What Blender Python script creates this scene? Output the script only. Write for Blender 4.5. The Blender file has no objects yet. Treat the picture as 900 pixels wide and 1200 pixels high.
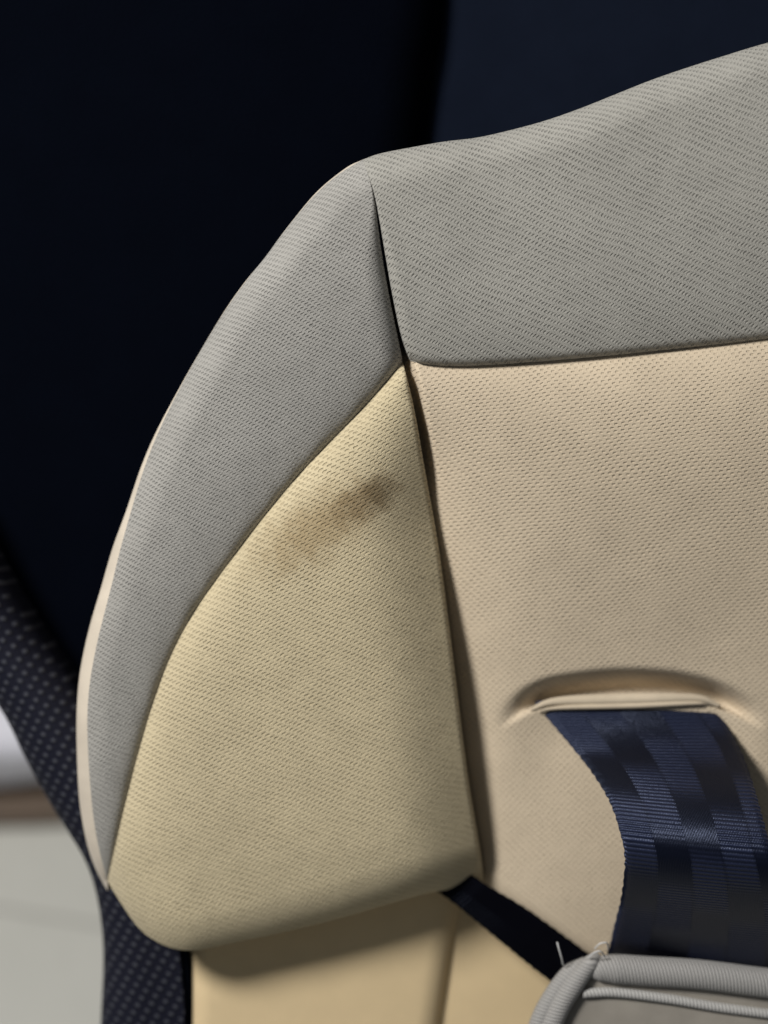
import bpy, math, random
import numpy as np
from mathutils import Matrix, Vector

random.seed(7)
rng = np.random.default_rng(7)
scene = bpy.context.scene
COL = scene.collection

# ------------------------------------------------------------------ frame of reference
# The seat back is drawn up in its own reclined frame (millimetres: x across, y up the
# backrest, z out of the cushion) and stood up in the world by one rigid transform.
D = 360.0                      # camera distance from the backrest plane, mm
S = 0.2                        # mm per drawing unit
RECL = math.radians(40)
CAM_H = 0.667
ROT = Matrix.Rotation(RECL, 4, 'X')
BASE = Matrix.Translation((0, 0, CAM_H - 0.001 * D * math.cos(RECL))) @ ROT
BASE_NP = np.array(BASE)

# ------------------------------------------------------------------ camera
cam_d = bpy.data.cameras.new('camera')
cam = bpy.data.objects.new('camera', cam_d)
COL.objects.link(cam)
cam.matrix_world = BASE @ Matrix.Translation((0, 0, 0.001 * D))
cam_d.sensor_fit = 'HORIZONTAL'
cam_d.sensor_width = 36
cam_d.lens = 36 * D / (900 * S)
cam_d.clip_start = 0.01
cam_d.clip_end = 50
cam_d.dof.use_dof = True
cam_d.dof.focus_distance = 0.351
cam_d.dof.aperture_fstop = 6.5
scene.camera = cam

# ------------------------------------------------------------------ world + lamp + exposure
w = bpy.data.worlds.new('World')
scene.world = w
w.use_nodes = True
bg = w.node_tree.nodes['Background']
bg.inputs[0].default_value = (0.86, 0.93, 1.0, 1)
bg.inputs[1].default_value = 0.10

def lamp(name, direction, dist, size, watts, color):
    d = bpy.data.lights.new(name, 'AREA')
    d.shape = 'DISK'
    d.size = size
    d.energy = watts
    d.color = color
    o = bpy.data.objects.new(name, d)
    COL.objects.link(o)
    v = Vector(direction).normalized() * dist
    p = BASE @ v
    t = BASE @ Vector((0, 0, 0))
    o.matrix_world = Matrix.Translation(p) @ (t - p).to_track_quat('-Z', 'Y').to_matrix().to_4x4()
    return o

lamp('ceiling_lamp', (-0.58, 0.50, 0.72), 0.78, 0.18, 8.3, (1.0, 0.975, 0.93))

vs = scene.view_settings
vs.view_transform = 'Standard'
vs.look = 'None'
vs.exposure = 0
vs.gamma = 1
vs.use_curve_mapping = False
scene.cycles.use_denoising = False if not hasattr(scene, 'cycles') else True

# ------------------------------------------------------------------ geometry helpers
def P(l):
    return np.array(l, dtype=float)

def spline(pts, n=120):
    """Catmull-Rom through pts, resampled evenly along its length."""
    p = P(pts)
    if len(p) == 2:
        t = np.linspace(0, 1, n)[:, None]
        return p[0] * (1 - t) + p[1] * t
    q = np.vstack([2 * p[0] - p[1], p, 2 * p[-1] - p[-2]])
    out = []
    for i in range(1, len(q) - 2):
        t = np.linspace(0, 1, 24, endpoint=False)[:, None]
        a, b, c, d = q[i - 1], q[i], q[i + 1], q[i + 2]
        out.append(0.5 * (2 * b + (c - a) * t + (2 * a - 5 * b + 4 * c - d) * t ** 2 + (3 * b - a - 3 * c + d) * t ** 3))
    out.append(p[-1:])
    o = np.vstack(out)
    s = np.r_[0, np.cumsum(np.linalg.norm(np.diff(o, axis=0), axis=1))]
    u = np.linspace(0, s[-1], n)
    return np.stack([np.interp(u, s, o[:, k]) for k in range(o.shape[1])], 1)

def warp_param(n, lo=True, hi=True):
    """0..1 samples that crowd towards the chosen ends, where the fabric rolls over."""
    t = np.linspace(0, 1, n)
    if lo and hi:
        return 0.5 - 0.5 * np.cos(np.pi * t)
    if lo:
        return 1 - np.cos(np.pi / 2 * t)
    if hi:
        return np.sin(np.pi / 2 * t)
    return t

def at_param(c, t):
    s = np.linspace(0, 1, len(c))
    return np.stack([np.interp(t, s, c[:, k]) for k in range(c.shape[1])], 1)

def coons(left, right, top, bottom, U, V):
    """left/right run top->bottom, top/bottom run left->right; returns (nv, nu, 2)."""
    l, r = at_param(left, V), at_param(right, V)
    t, b = at_param(top, U), at_param(bottom, U)
    u, v = U[None, :, None], V[:, None, None]
    return ((1 - u) * l[:, None] + u * r[:, None] + (1 - v) * t[None] + v * b[None]
            - ((1 - u) * (1 - v) * t[0] + u * (1 - v) * t[-1] + (1 - u) * v * b[0] + u * v * b[-1]))

def dist(px, py, line):
    """distance in drawing units from each point to a polyline"""
    x, y = px.ravel(), py.ravel()
    best = np.full(x.shape, 1e9)
    for i in range(len(line) - 1):
        ax, ay = line[i]
        dx, dy = line[i + 1] - line[i]
        L = dx * dx + dy * dy + 1e-12
        t = np.clip(((x - ax) * dx + (y - ay) * dy) / L, 0, 1)
        best = np.minimum(best, np.hypot(x - ax - t * dx, y - ay - t * dy))
    return best.reshape(px.shape)

def roll(d, r):
    """drop in mm of a rounded edge of radius r (mm) at d (mm) from the edge"""
    r = np.maximum(r, 1e-6)
    q = np.clip(r - d, 0, r)
    return r - np.sqrt(np.maximum(r * r - q * q, 0))

def sm(a, b, x):
    t = np.clip((x - a) / (b - a), 0, 1)
    return t * t * (3 - 2 * t)

def lift(px, py, z):
    """drawing position at depth z (mm) -> backrest frame, mm"""
    k = S * (D - z) / D
    return np.stack([(px - 450) * k, (600 - py) * k, z], -1)

def world(p):
    p = np.asarray(p, dtype=float) * 0.001
    return p @ BASE_NP[:3, :3].T + BASE_NP[:3, 3]

def link(name, mesh, parent, mat):
    o = bpy.data.objects.new(name, mesh)
    COL.objects.link(o)
    if parent is not None:
        o.parent = parent
        o.matrix_parent_inverse = parent.matrix_world.inverted()
    if mat:
        mesh.materials.append(mat)
    return o

def grid_mesh(name, pts, mat, parent=None, uv=None, closed_u=False, smooth=True):
    """pts (nv, nu, 3) in mm in the backrest frame; uv in mm (stored / 100)"""
    nv, nu = pts.shape[:2]
    co = world(pts.reshape(-1, 3))
    idx = np.arange(nv * nu).reshape(nv, nu)
    if closed_u:
        idx = np.hstack([idx, idx[:, :1]])
    f = np.stack([idx[:-1, :-1], idx[1:, :-1], idx[1:, 1:], idx[:-1, 1:]], -1).reshape(-1, 4)
    me = bpy.data.meshes.new(name)
    me.from_pydata(co.tolist(), [], f.tolist())
    if uv is None:
        uv = pts[..., :2]
    uvf = (uv / 100.0)
    if closed_u:
        uvf = np.concatenate([uvf, uvf[:, :1]], 1)
        if closed_u == 'wrap':
            uvf = uvf.copy()
    i2 = np.arange(uvf.shape[0] * uvf.shape[1]).reshape(uvf.shape[:2])
    f2 = np.stack([i2[:-1, :-1], i2[1:, :-1], i2[1:, 1:], i2[:-1, 1:]], -1).reshape(-1)
    lay = me.uv_layers.new(name='UVMap')
    lay.data.foreach_set('uv', uvf.reshape(-1, 2)[f2].astype(np.float32).ravel())
    if smooth:
        me.polygons.foreach_set('use_smooth', np.ones(len(me.polygons), dtype=bool))
    me.update()
    return link(name, me, parent, mat)

def skirted(pts, sides, depth=22, inset=0.0):
    """hang a wall from chosen border rows ('l','r','t','b') so that panels have thickness"""
    p = pts
    dz = np.linspace(0, 1, 5)[1:]
    def wall(row):
        return [row + np.array([0, 0, -depth * t]) for t in dz]
    if 'l' in sides:
        wl = wall(p[:, 0])
        p = np.concatenate([np.stack(wl[::-1], 1), p], 1)
    if 'r' in sides:
        p = np.concatenate([p, np.stack(wall(p[:, -1]), 1)], 1)
    if 't' in sides:
        p = np.concatenate([np.stack(wall(p[0])[::-1], 0), p], 0)
    if 'b' in sides:
        p = np.concatenate([p, np.stack(wall(p[-1]), 0)], 0)
    return p

def tube(name, path, rad, mat, parent=None, n=16, flat=1.0, cap=True):
    """round cord along a path (mm, backrest frame); uv x = length, y = girth, both mm"""
    path = np.asarray(path, float)
    m = len(path)
    rad = np.full(m, rad) if np.isscalar(rad) else np.asarray(rad)
    T = np.gradient(path, axis=0)
    T /= np.linalg.norm(T, axis=1)[:, None]
    up = np.array([0, 0, 1.0])
    A = np.cross(T, up); A /= np.linalg.norm(A, axis=1)[:, None]
    B = np.cross(A, T)
    if cap:
        path = np.vstack([path[:1], path, path[-1:]]); rad = np.r_[rad[0] * 0.02, rad, rad[-1] * 0.02]
        A = np.vstack([A[:1], A, A[-1:]]); B = np.vstack([B[:1], B, B[-1:]])
    a = np.linspace(0, 2 * np.pi, n, endpoint=False)
    pts = path[:, None] + rad[:, None, None] * (np.cos(a)[None, :, None] * A[:, None] + flat * np.sin(a)[None, :, None] * B[:, None])
    s = np.r_[0, np.cumsum(np.linalg.norm(np.diff(path, axis=0), axis=1))]
    uv = np.stack([np.repeat(s[:, None], n, 1), np.repeat((a * rad.max())[None], len(path), 0)], -1)
    return grid_mesh(name, pts, mat, parent, uv, closed_u=True)

def empty(name, loc, label, cat, group=None):
    o = bpy.data.objects.new(name, None)
    COL.objects.link(o)
    o.empty_display_size = 0.02
    o.location = world(P(loc))
    o['label'] = label
    o['category'] = cat
    if group:
        o['group'] = group
    bpy.context.view_layer.update()
    return o

# ------------------------------------------------------------------ material helpers
class N:
    def __init__(self, name):
        self.m = bpy.data.materials.new(name)
        self.m.use_nodes = True
        self.t = self.m.node_tree
        self.b = self.t.nodes['Principled BSDF']
    def node(self, kind, **kw):
        n = self.t.nodes.new(kind)
        for k, v in kw.items():
            setattr(n, k, v)
        return n
    def put(self, sock, v):
        if v is None:
            return
        if isinstance(v, (int, float)):
            sock.default_value = v
        elif isinstance(v, (tuple, list)):
            sock.default_value = v
        else:
            self.t.links.new(v, sock)
    def math(self, op, a, b=None, c=None, clamp=False):
        n = self.node('ShaderNodeMath', operation=op, use_clamp=clamp)
        for i, v in enumerate((a, b, c)):
            self.put(n.inputs[i], v)
        return n.outputs[0]
    def uv(self):
        n = self.node('ShaderNodeUVMap', uv_map='UVMap')
        s = self.node('ShaderNodeVectorMath', operation='SCALE')
        self.put(s.inputs[0], n.outputs[0]); s.inputs['Scale'].default_value = 100.0
        return s.outputs[0]
    def vm(self, op, a, b):
        n = self.node('ShaderNodeVectorMath', operation=op)
        self.put(n.inputs[0], a); self.put(n.inputs[1], b)
        return n.outputs[0]
    def sep(self, v):
        n = self.node('ShaderNodeSeparateXYZ'); self.put(n.inputs[0], v)
        return n.outputs[0], n.outputs[1]
    def comb(self, x, y, z=0.0):
        n = self.node('ShaderNodeCombineXYZ')
        self.put(n.inputs[0], x); self.put(n.inputs[1], y); self.put(n.inputs[2], z)
        return n.outputs[0]
    def noise(self, vec, scale, detail=2.0, rough=0.5, color=False):
        n = self.node('ShaderNodeTexNoise')
        self.put(n.inputs['Vector'], vec)
        n.inputs['Scale'].default_value = scale
        n.inputs['Detail'].default_value = detail
        n.inputs['Roughness'].default_value = rough
        return n.outputs['Color'] if color else n.outputs['Fac']
    def smooth(self, lo, hi, x, a=0.0, b=1.0):
        n = self.node('ShaderNodeMapRange', interpolation_type='SMOOTHSTEP')
        self.put(n.inputs['Value'], x)
        n.inputs['From Min'].default_value = lo; n.inputs['From Max'].default_value = hi
        n.inputs['To Min'].default_value = a; n.inputs['To Max'].default_value = b
        return n.outputs['Result']
    def mix(self, f, a, b, mode='MIX'):
        n = self.node('ShaderNodeMix', data_type='RGBA', blend_type=mode)
        self.put(n.inputs[0], f)
        self.put(n.inputs[6], a if not isinstance(a, tuple) else a + (1,) * (4 - len(a)))
        self.put(n.inputs[7], b if not isinstance(b, tuple) else b + (1,) * (4 - len(b)))
        return n.outputs[2]
    def bump(self, h, dist_m, strength=1.0):
        n = self.node('ShaderNodeBump')
        n.inputs['Distance'].default_value = dist_m
        n.inputs['Strength'].default_value = strength
        self.put(n.inputs['Height'], h)
        self.put(self.b.inputs['Normal'], n.outputs[0])
    def out(self, color, rough=0.9, spec=0.25, sheen=0.0):
        self.put(self.b.inputs['Base Color'], color if not isinstance(color, tuple) else color + (1,) * (4 - len(color)))
        self.put(self.b.inputs['Roughness'], rough)
        self.b.inputs['Specular IOR Level'].default_value = spec
        self.b.inputs['Sheen Weight'].default_value = sheen
        self.b.inputs['Sheen Roughness'].default_value = 0.5
        return self.m

def knit(name, color, pit_color, a, b, tilt, rot=0.0, pit=0.8, depth=0.00022, lo=0.05, hi=0.8, stain=False, warp=0.26, slim=2.0, duty=0.0):
    """air-mesh knit: staggered rows of slanted slits, their darker colour mixing backing tone with painted recess shade"""
    k = N(name)
    uv = k.uv()
    wn = k.vm('SUBTRACT', k.noise(uv, 0.55, 3, 0.6, color=True), (0.5, 0.5, 0.5))
    wl = k.vm('SUBTRACT', k.noise(uv, 0.06, 1, 0.5, color=True), (0.5, 0.5, 0.5))
    s1 = k.node('ShaderNodeVectorMath', operation='SCALE'); k.put(s1.inputs[0], wn); s1.inputs['Scale'].default_value = warp * 2
    s2 = k.node('ShaderNodeVectorMath', operation='SCALE'); k.put(s2.inputs[0], wl); s2.inputs['Scale'].default_value = 2.2
    p = k.vm('ADD', k.vm('ADD', uv, s1.outputs[0]), s2.outputs[0])
    rn = k.node('ShaderNodeVectorRotate', rotation_type='Z_AXIS')
    k.put(rn.inputs['Vector'], p); rn.inputs['Angle'].default_value = math.radians(rot)
    x, y = k.sep(rn.outputs[0])
    y2 = k.math('SUBTRACT', y, k.math('MULTIPLY', x, math.tan(math.radians(tilt))))
    # rows of slits; every other row is shifted by half a stitch
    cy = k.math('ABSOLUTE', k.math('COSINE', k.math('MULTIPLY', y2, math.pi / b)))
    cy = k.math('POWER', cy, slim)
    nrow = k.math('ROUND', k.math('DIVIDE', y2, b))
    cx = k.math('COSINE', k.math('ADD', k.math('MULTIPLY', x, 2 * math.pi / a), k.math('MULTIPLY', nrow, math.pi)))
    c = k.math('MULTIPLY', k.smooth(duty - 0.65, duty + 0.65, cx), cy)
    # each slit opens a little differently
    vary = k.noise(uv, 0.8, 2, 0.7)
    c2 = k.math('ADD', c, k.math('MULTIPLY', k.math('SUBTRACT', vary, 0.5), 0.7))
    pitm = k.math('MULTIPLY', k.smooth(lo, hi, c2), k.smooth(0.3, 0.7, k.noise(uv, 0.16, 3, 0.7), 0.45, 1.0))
    fib = k.noise(k.comb(k.math('MULTIPLY', x, 2.2), k.math('MULTIPLY', y2, 6.0)), 1.0, 3, 0.65)
    tone = k.noise(uv, 0.045, 3, 0.6)
    fine = k.noise(uv, 3.2, 2, 0.6)
    base = k.mix(k.smooth(0.25, 0.75, tone), tuple(v * 0.93 for v in color), tuple(min(1, v * 1.05) for v in color))
    base = k.mix(k.math('MULTIPLY', k.smooth(0.45, 0.75, fib), 0.5), base, tuple(min(1, v * 1.3) for v in color))
    base = k.mix(k.math('MULTIPLY', k.smooth(0.5, 0.8, fine), 0.25), base, tuple(v * 0.72 for v in color))
    colr = k.mix(k.math('MULTIPLY', pitm, pit), base, pit_color)  # AO-like darkening of the slits goes into the colour here
    fleck = k.smooth(0.70, 0.78, k.noise(uv, 2.3, 1, 0.5))
    colr = k.mix(k.math('MULTIPLY', fleck, 0.45), colr, tuple(min(0.85, v * 1.5) for v in color))
    if stain:
        # rubbed-in smudge: a dark finger mark with a fainter brown drag below-left of it
        sx, sy = k.sep(uv)
        wob = k.math('MULTIPLY', k.math('SUBTRACT', k.noise(uv, 0.28, 3, 0.6), 0.5), 1.1)
        def blob(cx, cy, rx, ry, ang, lo_, hi_):
            ca, sa = math.cos(ang), math.sin(ang)
            dx = k.math('SUBTRACT', sx, cx); dy = k.math('SUBTRACT', sy, cy)
            u = k.math('ADD', k.math('MULTIPLY', dx, ca / rx), k.math('MULTIPLY', dy, sa / rx))
            v = k.math('ADD', k.math('MULTIPLY', dx, -sa / ry), k.math('MULTIPLY', dy, ca / ry))
            d = k.math('SQRT', k.math('ADD', k.math('MULTIPLY', u, u), k.math('MULTIPLY', v, v)))
            return k.smooth(hi_, lo_, k.math('ADD', d, wob))
        drag = blob(*STAIN[0]); mark = blob(*STAIN[1]); ring = blob(*STAIN[2])
        colr = k.mix(k.math('MULTIPLY', drag, 0.52), colr, (0.27, 0.175, 0.07))
        colr = k.mix(k.math('MULTIPLY', mark, 0.58), colr, (0.15, 0.095, 0.04))
        colr = k.mix(k.math('MULTIPLY', ring, 0.45), colr, (0.10, 0.068, 0.030))
    h = k.math('SUBTRACT', k.math('ADD', k.math('MULTIPLY', fib, 0.55), k.math('MULTIPLY', fine, 0.25)), pitm)
    k.bump(h, depth)
    return k.out(colr, 0.88, 0.22, 0.12)

def xy(px, py, z=0.0):
    q = lift(P([px]), P([py]), P([z]))[0]
    return q[0], q[1]

_c0 = xy(376, 617); _c1 = xy(425, 588); _c2 = xy(444, 578)
STAIN = [(_c0[0], _c0[1], 24, 9.5, math.radians(34), 0.1, 1.1),
         (_c1[0], _c1[1], 11.5, 5.6, math.radians(30), 0.2, 1.05),
         (_c2[0], _c2[1], 4.0, 4.8, math.radians(-10), 0.3, 1.25)]

CREAM = (0.60, 0.475, 0.305)
GREY = (0.365, 0.355, 0.325)
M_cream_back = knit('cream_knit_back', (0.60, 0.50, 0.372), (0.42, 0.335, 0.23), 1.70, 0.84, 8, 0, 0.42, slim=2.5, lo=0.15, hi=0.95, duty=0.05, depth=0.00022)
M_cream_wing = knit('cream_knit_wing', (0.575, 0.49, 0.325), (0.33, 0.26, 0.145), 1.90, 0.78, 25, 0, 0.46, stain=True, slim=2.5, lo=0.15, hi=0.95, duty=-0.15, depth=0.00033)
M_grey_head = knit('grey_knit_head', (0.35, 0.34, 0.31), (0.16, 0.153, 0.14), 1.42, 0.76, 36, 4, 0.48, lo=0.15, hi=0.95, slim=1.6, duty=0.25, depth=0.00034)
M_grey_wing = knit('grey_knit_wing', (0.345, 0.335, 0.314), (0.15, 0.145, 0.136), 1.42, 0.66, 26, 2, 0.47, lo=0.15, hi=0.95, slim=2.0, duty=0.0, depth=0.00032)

def plain_fabric(name, color, scale=1.6, depth=0.00012, rough=0.9, spec=0.2, var=0.12, sheen=0.1):
    k = N(name)
    uv = k.uv()
    f = k.noise(uv, scale, 4, 0.65)
    t = k.noise(uv, 0.06, 3, 0.6)
    c = k.mix(k.smooth(0.3, 0.7, t), tuple(v * (1 - var) for v in color), tuple(v * (1 + var * 0.6) for v in color))
    c = k.mix(k.math('MULTIPLY', k.smooth(0.45, 0.75, f), 0.35), c, tuple(v * 0.7 for v in color))
    k.bump(f, depth)
    return k.out(c, rough, spec, sheen)

M_lining = plain_fabric('cream_lining', (0.60, 0.53, 0.44), 3.0, 0.00006)
M_slot = plain_fabric('slot_binding', (0.58, 0.49, 0.37), 3.0, 0.00008)
M_cream_low = plain_fabric('cream_bolster_cloth', (0.71, 0.555, 0.335), 2.4, 0.00008, var=0.04)

# ------------------------------------------------------------------ outlines of the cushion
# (drawing units, x right and y down, taken on the backrest)
OUT = spline([(425, 187), (405, 197), (372, 224), (340, 262), (310, 302), (285, 333), (262, 366), (232, 416), (205, 464), (182, 508),
              (165, 548), (148, 598), (132, 642), (118, 690), (104, 738), (94, 786), (90, 830), (90, 880), (93, 938), (101, 985),
              (112, 1018), (127, 1046), (141, 1069), (163, 1099), (186, 1115), (208, 1122), (232, 1122), (275, 1112), (330, 1099), (400, 1080),
              (450, 1064), (500, 1049), (540, 1041), (567, 1033)], 700)
BAND_L = spline([(425, 187), (405, 197), (372, 224), (340, 262), (310, 302), (285, 333), (262, 366), (232, 416), (206, 464), (184, 509),
                 (168, 550), (154, 598), (141, 642), (130, 690), (117, 738), (107, 786), (102, 825), (103, 880), (107, 938), (113, 985), (120, 1012), (126, 1032)], 360)
SEAM = spline([(472, 424), (455, 448), (425, 481), (395, 509), (360, 543), (325, 585), (300, 615), (280, 645), (243, 691), (218, 727),
               (200, 761), (185, 802), (173, 841), (156, 901), (140, 967), (126, 1032)], 360)
GR_W = spline([(425, 187), (431, 203), (438, 226), (445, 280), (454, 335), (463, 380), (470, 412), (472, 424)], 200)   # wing side of the upper groove
GR_H = spline([(425, 187), (431, 203), (439, 226), (448.5, 280), (458, 335), (467, 380), (474, 408), (481, 422)], 200)   # head panel side
WR = spline([(472, 424), (480, 452), (487, 482), (494, 530), (501, 568), (513, 632), (521, 694), (530, 762), (538, 830), (546, 895), (557, 965), (565, 1005), (567, 1033)], 300)
SEAM_H = spline([(482, 422), (500, 427), (540, 429), (600, 426), (700, 418), (800, 408), (900, 397), (1020, 382), (1200, 352)], 300)
TOP_H = spline([(425, 187), (445, 180), (480, 173), (520, 166), (560, 161), (600, 152), (640, 141), (680, 127), (720, 111), (760, 95), (800, 81), (850, 65), (900, 50), (1000, 24), (1200, -10)], 300)

def relax(c, n, it=3):
    # even out hand-taken points along a sewn line, ends held
    c = c.copy()
    for _ in range(it):
        e = np.vstack([2 * c[0] - c[1:n + 1][::-1], c, 2 * c[-1] - c[-n - 1:-1][::-1]])
        k_ = np.ones(2 * n + 1) / (2 * n + 1)
        q = np.stack([np.convolve(e[:, j], k_, 'valid') for j in (0, 1)], 1)
        q[0], q[-1] = c[0], c[-1]
        c = q
    return c

SEAM = relax(SEAM, 22); GR_W = relax(GR_W, 12); GR_H = relax(GR_H, 12); WR = relax(WR, 14); BAND_L = relax(BAND_L, 8)
TILT = 0.16
def zb(py):
    return TILT * S * (600 - py)

def groove_r(py):
    return 0.05 + 5.0 * sm(206, 335, py)

def wing_r(py):
    return 3.0 + 14.0 * sm(425, 700, py) - 2.0 * sm(900, 1030, py)

def z_wing(px, py, ws=5.0):
    z = zb(py) + 5.0
    d_out = dist(px, py, OUT) * S
    z = z - roll(d_out, 8.0 + 2 * sm(900, 1050, py))
    z = z - (3.0 + 1.4 * sm(880, 1090, py)) * np.exp(-d_out / (11.0 + 4 * sm(880, 1050, py)))
    z = z - roll(dist(px, py, GR_W) * S, groove_r(py))
    dw = dist(px, py, WR) * S
    ww = 2.0 + 11.5 * sm(425, 640, py)                       # width of the face that turns into the groove
    z = z - 0.80 * 3.2 * np.log1p(np.exp((ww - dw) / 3.2)) * sm(422, 470, py) - roll(dw, 1.2)
    ds = dist(px, py, SEAM) * S
    z = z - 1.5 * np.exp(-ds / 0.9) - 4.6 * np.exp(-ds / ws)
    z = z + 0.14 * np.sin(px * 0.19 + 1.4 * np.sin(py * 0.05)) * np.exp(-ds / 2.2)      # slight pucker along the sewing
    # soft unevenness of the padding
    z = z + 0.35 * np.sin(px / 61.0 + 1.3) * np.sin(py / 74.0)
    return z

def z_head(px, py):
    z = zb(py) + 5.0 + 2.0 * sm(520, 1000, px)
    d = dist(px, py, TOP_H) * S
    z = z - roll(d, 8.0) - 3.0 * np.exp(-d / 11.0)
    z = z - roll(dist(px, py, GR_H) * S, groove_r(py) * 0.55)
    z = z - roll(dist(px, py, SEAM_H) * S, 2.2) - 3.4 * np.exp(-dist(px, py, SEAM_H) * S / 9)
    z = z + 0.4 * np.sin(px / 83.0) * np.sin(py / 55.0 + 0.5)
    return z

SLOT = spline([(586, 838), (600, 828), (620, 816), (650, 806), (700, 799), (745, 797), (790, 800), (830, 808), (856, 818), (876, 828), (890, 836)], 200)
def slot_y(px):
    return np.interp(px, SLOT[:, 0], SLOT[:, 1])

def z_back(px, py):
    sy = np.interp(px, SEAM_H[:, 0], SEAM_H[:, 1])
    wx = np.interp(py, WR[:, 1], WR[:, 0])
    ds = np.abs(py - sy) * S
    z = zb(py) + 3.6 + 2.0 * sm(520, 1000, px) * sm(800, 430, py) - 3.9 * np.exp(-ds / 7.0) - 0.8 * np.exp(-ds / 0.8)
    z = z - 12.0 * sm(430, 880, py)
    z = z - 8.5 * np.exp(-np.maximum(px - wx, 0) * S / 9.0) * sm(425, 560, py)
    z = z - 5.0 * sm(4, -16, px - wx) - 9.0 * sm(0, 22, sy - py) - 8.0 * sm(16, 2, px - wx) * sm(600, 480, py)
    t = py - slot_y(px)
    e = sm(578, 655, px) * sm(902, 832, px)
    prof = np.where(t < 12, sm(-17, 9, t), 1 - 0.66 * sm(13, 19, t))
    prof = np.where(t > 19, 0.34 * sm(210, 19, t), prof)
    z = z - 8.2 * e * prof
    z = z + 0.3 * np.sin(px / 58.0) * np.sin(py / 66.0)
    return z

# ------------------------------------------------------------------ seat cushion
cushion = empty('seat_cushion', (-20, -60, -30), 'cream and grey padded child seat insert with a stained side wing', 'cushion')

U2, V2 = warp_param(120), warp_param(220, True, True)
# cream face of the wing, grey outer band, cream edge lining
apex = np.repeat(P([(472, 424)]), 50, 0)
iA = int(np.argmin(np.hypot(OUT[:, 0] - 126, OUT[:, 1] - 1044)))
g = coons(SEAM, WR, apex, spline(OUT[iA:][::6], 300), warp_param(160), warp_param(260, False, True))
pz = lift(g[..., 0], g[..., 1], z_wing(g[..., 0], g[..., 1]))
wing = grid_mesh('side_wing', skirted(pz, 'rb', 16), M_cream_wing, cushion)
wing['label'] = 'cream mesh face of the side wing with a brown smudge'

tip = np.repeat(P([(126, 1032)]), 50, 0)
apx = np.repeat(P([(425, 187)]), 50, 0)
GRS = np.vstack([GR_W, SEAM[1:]])
s_ = np.r_[0, np.cumsum(np.linalg.norm(np.diff(GRS, axis=0), axis=1))]
GRSu = np.stack([np.interp(np.linspace(0, s_[-1], 500), s_, GRS[:, k]) for k in (0, 1)], 1)
g = coons(BAND_L, GRSu, apx, tip, warp_param(140), np.linspace(0, 1, 320))
pz = lift(g[..., 0], g[..., 1], z_wing(g[..., 0], g[..., 1], 11.0))
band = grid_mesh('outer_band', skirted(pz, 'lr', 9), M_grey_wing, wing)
band['label'] = 'grey mesh band along the outside of the side wing'

OUTL = OUT[:iA + 1]
OUTLu = np.stack([np.interp(np.linspace(0, 1, 400), np.linspace(0, 1, len(OUTL)), OUTL[:, k]) for k in (0, 1)], 1)
g = coons(OUTLu, BAND_L, apx, np.repeat(P([(126, 1032)]), 50, 0), warp_param(14, True, False), np.linspace(0, 1, 320))
zz = z_wing(g[..., 0], g[..., 1], 11.0) - 0.25
pz = lift(g[..., 0], g[..., 1], zz)
lin = grid_mesh('edge_lining', skirted(pz, 'l', 22), M_lining, wing)
lin['label'] = 'cream lining rolled over the outer edge of the wing'

# grey head panel
g = coons(GR_H, spline([(1200, -10), (1200, 352)], 50), TOP_H, SEAM_H, warp_param(220, True, False), warp_param(150))
pz = lift(g[..., 0], g[..., 1], z_head(g[..., 0], g[..., 1]))
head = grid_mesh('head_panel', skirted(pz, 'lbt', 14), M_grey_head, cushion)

# cream back panel; it runs on beneath the wing and the head panel
BB = spline([(535, 1005), (572, 1042), (620, 1076), (690, 1122), (760, 1150), (900, 1170), (1200, 1180)], 200)
g = coons(spline([(440, 330), (450, 430), (470, 560), (492, 700), (512, 850), (535, 1005)], 200), spline([(1200, 250), (1200, 1180)], 60),
          spline([(440, 330), (1200, 250)], 60), BB, np.linspace(0, 1, 300), warp_param(330, False, True))
zz = z_back(g[..., 0], g[..., 1]) - roll(dist(g[..., 0], g[..., 1], BB) * S, 4.0)
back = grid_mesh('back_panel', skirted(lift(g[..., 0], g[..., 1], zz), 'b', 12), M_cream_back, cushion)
# bound lip of the belt slot
taper = np.sin(np.linspace(0.05, math.pi - 0.05, 60)) ** 0.5
lp = spline([(622, 832), (640, 824), (662, 821), (700, 820), (745, 819), (790, 818), (822, 819), (844, 828)], 60)
lip = lift(lp[:, 0], lp[:, 1], z_back(lp[:, 0], lp[:, 1] + 6) + 0.2)
tube('slot_trim', lip, 1.5 * taper, M_slot, back, 16)
lp2 = spline([(630, 833), (660, 829), (745, 826.5), (815, 824), (838, 827)], 60)
lip = lift(lp2[:, 0], lp2[:, 1], z_back(lp2[:, 0], lp2[:, 1]) + 0.9)
tube('slot_trim', lip, 0.8 * taper, M_slot, back, 12)

# lower bolster and lower back pad
def pad(name, left, right, zf, r, mat, parent, label=None):
    L_, R_ = spline(left, 120), spline(right, 120)
    g = coons(L_, R_, spline([left[0], right[0]], 60), spline([left[-1], right[-1]], 60), warp_param(90), np.linspace(0, 1, 120))
    z = zf(g[..., 0], g[..., 1])
    d = np.minimum(dist(g[..., 0], g[..., 1], L_), dist(g[..., 0], g[..., 1], R_)) * S
    z = z - roll(d, r) - 1.0 * np.exp(-d / 8)
    p = lift(g[..., 0], g[..., 1], z)
    o = grid_mesh(name, skirted(p, 'lr', 14), mat, parent)
    if label:
        o['label'] = label
    return o

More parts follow.
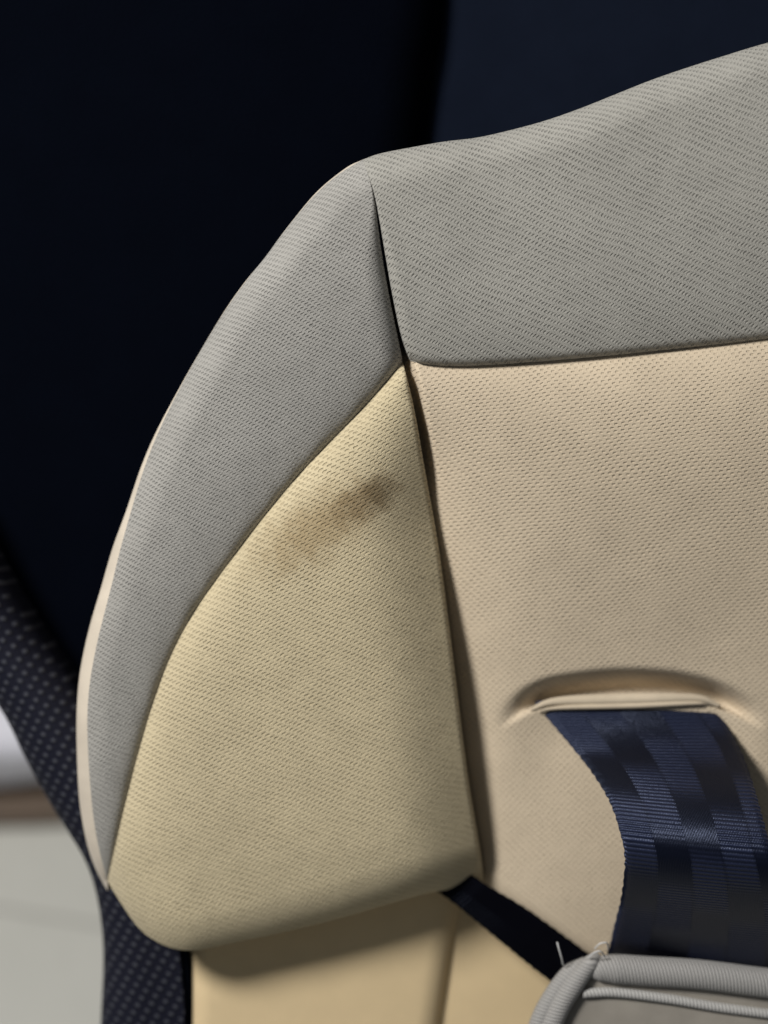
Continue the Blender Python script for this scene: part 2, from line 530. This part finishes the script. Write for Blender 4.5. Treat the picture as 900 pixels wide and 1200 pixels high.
pad('lower_bolster', [(232, 960), (226, 1060), (221, 1121), (217, 1200), (214, 1330)], [(560, 960), (546, 1040), (535, 1090), (518, 1200), (500, 1330)],
    lambda x, y: zb(y) - 19 + 0 * x, 6.0, M_cream_low, cushion, 'cream lower side bolster below the wing')
pad('lower_back', [(500, 960), (492, 1060), (481, 1130), (471, 1200), (455, 1330)], [(1200, 960), (1200, 1060), (1200, 1130), (1200, 1200), (1200, 1330)],
    lambda x, y: zb(y) - 24 + 0 * x, 3.5, M_cream_low, cushion, 'cream lower back pad beneath the straps')

# ------------------------------------------------------------------ straps
def webbing(name, base, dark, bands, patch_mm, rib_mm, gloss):
    """seat-belt webbing: lengthwise bands whose patches are woven ribbed or satin by turns"""
    k = N(name)
    uv = k.uv()
    x, y = k.sep(uv)                        # x across (mm), y along (mm)
    wob = k.math('MULTIPLY', k.math('SUBTRACT', k.noise(uv, 0.7, 2, 0.6), 0.5), 1.0)
    bi = k.math('FLOOR', k.math('DIVIDE', k.math('ADD', x, k.math('MULTIPLY', wob, 0.6)), bands))
    h = k.math('MULTIPLY', bi, 0.31)
    ph = k.math('ADD', k.math('DIVIDE', k.math('ADD', y, k.math('MULTIPLY', wob, 1.5)), patch_mm), k.math('MULTIPLY', h, 2.0))
    ribbed = k.smooth(-0.8, 0.6, k.math('SINE', k.math('MULTIPLY', ph, math.pi)))
    bx = k.math('FRACT', k.math('DIVIDE', x, bands))
    edge = k.smooth(0.0, 0.10, k.math('MINIMUM', bx, k.math('SUBTRACT', 1.0, bx)))
    rib = k.math('ADD', k.math('MULTIPLY', k.math('SINE', k.math('ADD', k.math('MULTIPLY', y, 2 * math.pi / rib_mm), k.math('MULTIPLY', wob, 0.6))), 0.5), 0.5)
    warpth = k.math('ADD', k.math('MULTIPLY', k.math('SINE', k.math('MULTIPLY', x, 2 * math.pi / 0.42)), 0.5), 0.5)
    fib = k.noise(k.comb(k.math('MULTIPLY', x, 3.0), y), 1.3, 3, 0.7)
    lit = k.mix(k.smooth(0.25, 0.85, rib), tuple(v * 0.45 for v in base), base)
    lit = k.mix(k.math('MULTIPLY', k.smooth(0.5, 0.8, fib), 0.6), lit, tuple(v * 1.7 for v in base))
    c = k.mix(ribbed, dark, lit)
    c = k.mix(edge, k.mix(0.5, c, dark), c)
    hgt = k.math('ADD', k.math('MULTIPLY', k.math('MULTIPLY', rib, ribbed), 0.8),
                 k.math('ADD', k.math('MULTIPLY', warpth, 0.25), k.math('MULTIPLY', fib, 0.4)))
    k.bump(hgt, 0.00016)
    k.out(c, 0.42, gloss, 0.0)
    k.b.inputs['Specular Tint'].default_value = (0.55, 0.65, 1.0, 1)
    k.put(k.b.inputs['Roughness'], k.math('ADD', 0.24, k.math('MULTIPLY', fib, 0.25)))
    return k.m

M_web = webbing('navy_webbing', (0.014, 0.018, 0.041), (0.0018, 0.0024, 0.0065), 8.6, 17.0, 1.05, 0.45)
M_web2 = webbing('black_webbing', (0.0028, 0.003, 0.005), (0.002, 0.002, 0.0035), 5.0, 30.0, 1.0, 0.06)

def strap(name, left, right, zl, zr, mat, thick=1.3, n=120, m=36, crown=0.0):
    """flat woven strap between two edge curves; zl/zr give the edges' heights along it"""
    L_, R_ = spline(left, n), spline(right, n)
    t = np.linspace(0, 1, n)
    zL = np.interp(t, np.linspace(0, 1, len(zl)), zl) if not callable(zl) else zl(t)
    zR = np.interp(t, np.linspace(0, 1, len(zr)), zr) if not callable(zr) else zr(t)
    pl, pr = lift(L_[:, 0], L_[:, 1], zL), lift(R_[:, 0], R_[:, 1], zR)
    u = np.linspace(0, 1, m)
    top = pl[:, None] * (1 - u)[None, :, None] + pr[:, None] * u[None, :, None]
    top[..., 2] += crown * (1 - (2 * u - 1) ** 2)[None]
    dv = np.gradient(top, axis=0); du = np.gradient(top, axis=1)
    nrm = np.cross(du, dv); nrm /= np.linalg.norm(nrm, axis=2, keepdims=True)
    nrm *= np.sign(nrm[..., 2:3].mean())
    e = np.minimum(u, 1 - u) * np.linalg.norm(pr - pl, axis=1).mean()
    th = thick * 0.5 * np.sqrt(np.clip(1 - (1 - np.clip(e / 0.8, 0, 1)) ** 2, 0.0, 1))
    # edge yarns wander slightly, as woven selvedges do
    jit = 0.10 * np.sin(np.linspace(0, n * 1.9, n)) + 0.06 * rng.standard_normal(n)
    side = du / np.linalg.norm(du, axis=2, keepdims=True)
    amp = (np.where(u < 0.03, -1.0, 0) + np.where(u > 0.97, 1.0, 0))[None, :, None]
    top = top + side * amp * jit[:, None, None]
    a = top + nrm * th[None, :, None]
    b = top - nrm * th[None, :, None]
    ring = np.concatenate([a, b[:, ::-1]], 1)
    s = np.r_[0, np.cumsum(np.linalg.norm(np.diff(top[:, m // 2], axis=0), axis=1))]
    wd = np.linalg.norm(pr - pl, axis=1).mean()
    uu = np.r_[u, u[::-1]] * wd
    uv = np.stack([np.repeat(uu[None], n, 0), np.repeat(s[:, None], 2 * m, 1)], -1)
    return grid_mesh(name, ring, mat, None, uv, closed_u=True)

def smooth_interp(ts, vs_):
    c = spline(list(zip(ts, vs_)), 300)
    return lambda t: np.interp(t, c[:, 0], c[:, 1])

zs = float(z_back(P([735]), P([832]))[0])
zcurve = smooth_interp([0, 0.05, 0.18, 0.35, 0.47, 0.56, 0.66, 0.82, 1.0],
                       [zs - 2.5, zs - 1.0, zs + 5, zs + 16, zs + 22.5, zs + 23, zs + 17, zs + 0, zs - 18])
shoulder = strap('shoulder_strap',
                 [(627, 822), (634, 833), (680, 888), (702, 918), (718, 948), (729, 985), (732, 1010), (728, 1050), (716, 1100), (700, 1165)],
                 [(832, 818), (840, 832), (868, 878), (886, 930), (902, 990), (914, 1035), (920, 1070), (922, 1100), (922, 1135), (920, 1190)],
                 zcurve, lambda t: zcurve(t) + 5.0 * sm(0.08, 0.4, t), M_web, crown=1.0)
shoulder['label'] = 'navy harness strap coming out of the slot in the cream back panel'
shoulder['category'] = 'harness strap'

z2 = zb(1090)
waist = strap('waist_strap', [(470, 1020), (523, 1052), (580, 1098), (640, 1146), (720, 1200), (800, 1260)],
              [(500, 985), (566, 1034), (616, 1064), (690, 1118), (770, 1180), (850, 1240)],
              [z2 - 14, z2 - 9.5, z2 - 8.5, z2 - 9, z2 - 11, z2 - 13], [z2 - 12, z2 - 8, z2 - 7.5, z2 - 8.5, z2 - 11, z2 - 13], M_web2)
waist['label'] = 'narrow black strap running from under the wing to the grey pad'
waist['category'] = 'strap'

# ------------------------------------------------------------------ harness pad with bound edge
padroot = empty('harness_pad', (70, -125, -10), 'grey pad with ribbed grey binding at the lower end of the navy strap', 'harness pad')
def binding_mat(name, color, rib_mm):
    k = N(name)
    uv = k.uv()
    x, y = k.sep(uv)
    wob = k.math('MULTIPLY', k.math('SUBTRACT', k.noise(uv, 1.2, 2, 0.6), 0.5), 1.4)
    r = k.math('ADD', k.math('MULTIPLY', k.math('SINE', k.math('ADD', k.math('MULTIPLY', k.math('ADD', x, k.math('MULTIPLY', y, 0.25)), 2 * math.pi / rib_mm), wob)), 0.5), 0.5)
    f = k.noise(uv, 4.0, 3, 0.7)
    c = k.mix(k.smooth(0.2, 0.8, r), tuple(v * 0.72 for v in color), color)
    c = k.mix(k.math('MULTIPLY', k.smooth(0.55, 0.8, f), 0.5), c, tuple(min(1, v * 1.35) for v in color))
    k.bump(k.math('ADD', r, k.math('MULTIPLY', f, 0.5)), 0.00016)
    return k.out(c, 0.6, 0.4, 0.15)
M_bind = binding_mat('grey_binding', (0.37, 0.36, 0.35), 0.85)
M_cord = binding_mat('pale_stitched_cord', (0.50, 0.49, 0.475), 0.9)
M_padcloth = plain_fabric('pad_cloth', (0.30, 0.275, 0.24), 2.6, 0.0001)
zp = zb(1130) + 2.0
def zpad(py):
    return zp - 0.02 * (py - 1130)

# padded body
g = coons(spline([(694, 1132), (668, 1165), (650, 1200), (636, 1250), (628, 1330)], 80), spline([(1200, 1176), (1200, 1330)], 80),
          spline([(694, 1132), (760, 1138), (900, 1150), (1200, 1176)], 80), spline([(628, 1330), (1200, 1330)], 80), warp_param(100, True, False), warp_param(70, True, False))
dT = dist(g[..., 0], g[..., 1], spline([(694, 1132), (760, 1138), (900, 1150), (1200, 1176)], 80)) * S
dL = dist(g[..., 0], g[..., 1], spline([(694, 1132), (668, 1165), (650, 1200), (636, 1250), (628, 1330)], 80)) * S
zz = zpad(g[..., 1]) + 0.6 - roll(dT, 3.0) - roll(dL, 3.0) + 1.2 * sm(4, 18, np.minimum(dT, dL))
grid_mesh('pad_body', skirted(lift(g[..., 0], g[..., 1], zz), 'lt', 8), M_padcloth, padroot)
c = spline([(690, 1137), (712, 1135), (760, 1138), (820, 1142), (900, 1152), (1000, 1163), (1200, 1188)], 200)
tube('binding', lift(c[:, 0], c[:, 1], zpad(c[:, 1]) + 0.4), np.interp(np.linspace(0, 1, 200), [0, 0.02, 0.06, 1], [1.6, 2.9, 3.5, 3.6]), M_bind, padroot, 24)
c = spline([(702, 1120), (690, 1131), (672, 1154), (656, 1180), (642, 1215), (632, 1260), (628, 1330)], 160)
tube('binding', lift(c[:, 0], c[:, 1], zpad(c[:, 1]) + 1.3 - 2.5 * sm(0.06, 0, np.linspace(0, 1, 160))), np.interp(np.linspace(0, 1, 160), [0, 0.06, 0.2, 1], [1.5, 2.0, 2.5, 2.7]), M_bind, padroot, 24)
c = spline([(688, 1128), (668, 1142), (648, 1168), (632, 1200), (620, 1250), (615, 1330)], 160)
tube('binding', lift(c[:, 0], c[:, 1], zpad(c[:, 1]) - 0.6), np.interp(np.linspace(0, 1, 160), [0, 0.1, 1], [1.6, 2.4, 2.6]), M_bind, padroot, 24)
c = spline([(683, 1164), (720, 1163), (780, 1170), (840, 1180), (900, 1188), (1000, 1202), (1200, 1228)], 200)
tube('stitched_cord', lift(c[:, 0], c[:, 1], zpad(c[:, 1]) + 1.2), 1.15, M_cord, padroot, 14)
# loose thread and a few stray loops at the mitred corner
M_thread = plain_fabric('thread', (0.62, 0.62, 0.62), 3, 0.00003)
for pts in ([(653, 1104, 3), (655, 1112, 3.5), (658, 1122, 3), (660, 1131, 1)],
            [(697, 1112, 2.5), (703, 1106, 4), (711, 1105, 4), (713, 1112, 2)],
            [(690, 1122, 3), (697, 1116, 4.5), (704, 1115, 4.6), (709, 1121, 3)]):
    c = spline(pts, 30)
    tube('loose_thread', lift(c[:, 0], c[:, 1], zpad(c[:, 1]) + c[:, 2]), 0.2, M_thread, padroot, 6)

# ------------------------------------------------------------------ dark shell of the child seat
shell = empty('child_seat_shell', (-60, 0, -90), 'dark child seat shell with dotted mesh trim around the cushion', 'child seat')
M_black = plain_fabric('black_cloth', (0.0011, 0.0018, 0.0043), 1.1, 0.0002, 0.95, 0.02, 0.08, 0.0)
M_navy = plain_fabric('navy_cloth', (0.0062, 0.0090, 0.0180), 1.1, 0.0002, 0.95, 0.03, 0.08, 0.0)

def dotted(name):
    k = N(name)
    uv = k.uv()
    rn = k.node('ShaderNodeVectorRotate', rotation_type='Z_AXIS')
    k.put(rn.inputs['Vector'], uv); rn.inputs['Angle'].default_value = math.radians(30)
    x, y = k.sep(rn.outputs[0])
    c = k.math('MULTIPLY', k.math('ADD', k.math('COSINE', k.math('MULTIPLY', x, 2 * math.pi / 2.9)), k.math('COSINE', k.math('MULTIPLY', y, 2 * math.pi / 2.3))), 0.5)
    d = k.smooth(0.2, 0.9, k.math('ADD', c, k.math('MULTIPLY', k.math('SUBTRACT', k.noise(uv, 1.0, 2, 0.6), 0.5), 0.5)))
    f = k.noise(uv, 3.0, 3, 0.6)
    col = k.mix(d, (0.0055, 0.0062, 0.015), (0.052, 0.055, 0.070))
    k.bump(k.math('ADD', d, k.math('MULTIPLY', f, 0.2)), 0.0004)
    return k.out(col, 0.75, 0.2, 0.0)
M_dot = dotted('dotted_mesh')

# mesh trim: rolls away to the floor on its outer side and under the cushion on the other
TL = spline([(-140, 640), (-60, 745), (0, 830), (28, 885), (52, 930), (78, 972), (98, 1005), (111, 1040), (119, 1085), (121, 1130), (118, 1200), (112, 1340)], 200)
TR = spline([(-60, 560), (0, 672), (40, 738), (92, 812), (130, 880), (165, 960), (195, 1040), (208, 1100), (213, 1150), (216, 1200), (214, 1340)], 200)
g = coons(TL, TR, spline([TL[0], TR[0]], 40), spline([TL[-1], TR[-1]], 40), warp_param(90), np.linspace(0, 1, 200))
d1 = dist(g[..., 0], g[..., 1], TL) * S
d2 = dist(g[..., 0], g[..., 1], TR) * S
zt = zb(g[..., 1]) - 19 - roll(d1, 10) - 12 * np.exp(-d2 / 4.5) * sm(1080, 900, g[..., 1])
pz = lift(g[..., 0], g[..., 1], zt)
o = grid_mesh('mesh_trim', skirted(pz, 'lr', 60), M_dot, shell)
o['label'] = 'dotted dark mesh trim along the outer edge of the shell'
# smooth edge tape beside the lower bolster
c = spline([(196, 1010), (208, 1070), (216, 1125), (219, 1200), (218, 1340)], 100)
tube('edge_tape', lift(c[:, 0], c[:, 1], zb(c[:, 1]) - 22), 1.7, M_black, shell, 14)

# side panel: black cloth above the trim, rounding off at its right-hand edge
SR = spline([(534, -260), (524, 0), (512, 90), (503, 165), (492, 260), (480, 420), (430, 700), (330, 1000), (240, 1120)], 120)
SL = spline([(-700, -260), (-640, 200), (-420, 420), (-200, 520), (-60, 585), (0, 672), (40, 738), (92, 812), (150, 900), (195, 1040), (215, 1140)], 200)
g = coons(SL, SR, spline([SL[0], SR[0]], 60), spline([SL[-1], SR[-1]], 60), warp_param(160), np.linspace(0, 1, 180))
dr = dist(g[..., 0], g[..., 1], SR) * S
zt = zb(g[..., 1]) - 44 - roll(dr, 13) - 5 * np.exp(-dr / 14) + 0.6 * np.sin(g[..., 0] / 97) * np.sin(g[..., 1] / 120)
grid_mesh('side_panel', skirted(lift(g[..., 0], g[..., 1], zt), 'lr', 45), M_black, shell)
# back panel of the shell, deeper and a little paler
gx, gy = np.meshgrid(np.linspace(300, 1500, 90), np.linspace(-400, 1400, 90))
zt = zb(gy) - 58 + 0.8 * np.sin(gx / 130) * np.sin(gy / 150)
grid_mesh('shell_back', lift(gx, gy, zt), M_navy, shell)

# ------------------------------------------------------------------ floor and the thing standing on it
k = N('floor_tile')
tc = k.node('ShaderNodeTexCoord')
pobj = tc.outputs['Object']
n1 = k.noise(pobj, 6, 4, 0.6); n2 = k.noise(pobj, 120, 3, 0.6)
c = k.mix(k.smooth(0.3, 0.7, n1), (0.50, 0.50, 0.455), (0.57, 0.565, 0.52))
c = k.mix(k.math('MULTIPLY', k.smooth(0.66, 0.74, k.noise(pobj, 38, 2, 0.5)), 0.45), c, (0.25, 0.23, 0.2))
c = k.mix(k.math('MULTIPLY', k.smooth(0.5, 0.8, n2), 0.2), c, (0.36, 0.35, 0.32))
M_floor = k.out(c, 0.45, 0.4)

def world_mesh(name, verts, faces, mat, parent=None, smooth=False):
    me = bpy.data.meshes.new(name)
    me.from_pydata([tuple(v) for v in verts], [], faces)
    if smooth:
        me.polygons.foreach_set('use_smooth', np.ones(len(me.polygons), dtype=bool))
    me.update()
    return link(name, me, parent, mat)

fl = world_mesh('floor', [(-6, -6, 0), (6, -6, 0), (6, 6, 0), (-6, 6, 0)], [(0, 1, 2, 3)], M_floor)
fl['kind'] = 'structure'

def floor_at(px, py, h=0.0):
    """where the line of sight through a drawing point meets height h above the floor"""
    o = np.array(cam.matrix_world.translation)
    d = world(P([(px - 450) * S, (600 - py) * S, 0.0])) - o
    t = (h - o[2]) / d[2]
    return o + d * t
# tile joints: narrow sunk grout lines lying in the floor
M_grout = plain_fabric('grout', (0.38, 0.37, 0.34), 0.5)
ja, jb = floor_at(-40, 1058), floor_at(160, 1092)
dv = (jb - ja); dv /= np.linalg.norm(dv); nv_ = np.array([-dv[1], dv[0], 0])
for kx in (0, 1):
    dd, nn = (dv, nv_) if kx == 0 else (nv_, dv)
    o0 = ja if kx == 0 else ja - dv * 0.16
    q = [o0 - dd * 3 - nn * 0.0009, o0 + dd * 3 - nn * 0.0009, o0 + dd * 3 + nn * 0.0009, o0 - dd * 3 + nn * 0.0009]
    for v in q:
        v[2] = 0.0004 + 0.0002 * kx
    world_mesh('grout_line', q, [(0, 1, 2, 3)], M_grout, fl)

# soft white bundle on a thin brown strip, seen past the trim
bp = floor_at(62, 984)
bundle = bpy.data.objects.new('white_bundle', None); COL.objects.link(bundle)
bundle.location = bp; bundle['label'] = 'blurred white bundle on a brown strip at the left edge beside the trim'; bundle['category'] = 'bundle'
bpy.context.view_layer.update()
k = N('white_plastic'); pobj = k.node('ShaderNodeTexCoord').outputs['Object']
k.bump(k.noise(pobj, 30, 3, 0.6), 0.004)
M_white = k.out((0.72, 0.72, 0.80), 0.45, 0.5)
k = N('brown_strip'); pobj = k.node('ShaderNodeTexCoord').outputs['Object']
M_strip = k.out(k.mix(k.noise(pobj, 20, 3, 0.6), (0.10, 0.08, 0.055), (0.15, 0.10, 0.075)), 0.6, 0.3)
def superbox(name, c, hx, hy, hz, e, mat, parent, lump=0.0, rz=0.0):
    nu, nv = 48, 24
    vs_, fs = [], []
    for i in range(nv + 1):
        ph = -math.pi / 2 + math.pi * i / nv
        for j in range(nu):
            th = 2 * math.pi * j / nu
            f = lambda v: math.copysign(abs(v) ** e, v)
            x = hx * f(math.cos(ph)) * f(math.cos(th)); y = hy * f(math.cos(ph)) * f(math.sin(th)); z = hz * f(math.sin(ph))
            q = 1 + lump * math.sin(3 * th + 1) * math.cos(ph) + lump * math.sin(5 * th + 4 * ph)
            x, y = x * q, y * q
            vs_.append((c[0] + x * math.cos(rz) - y * math.sin(rz), c[1] + x * math.sin(rz) + y * math.cos(rz), c[2] + z * (1 + lump * math.sin(x * 60) * math.cos(y * 45))))
    for i in range(nv):
        for j in range(nu):
            fs.append((i * nu + j, i * nu + (j + 1) % nu, (i + 1) * nu + (j + 1) % nu, (i + 1) * nu + j))
    return world_mesh(name, vs_, fs, mat, parent, True)
superbox('strip', (bp[0] - 0.10, bp[1] + 0.065, 0.006), 0.15, 0.062, 0.006, 0.25, M_strip, bundle, rz=0.03)
superbox('wrapping', (bp[0] - 0.105, bp[1] + 0.066, 0.0122 + 0.026), 0.145, 0.056, 0.026, 0.45, M_white, bundle, 0.03, rz=0.03)
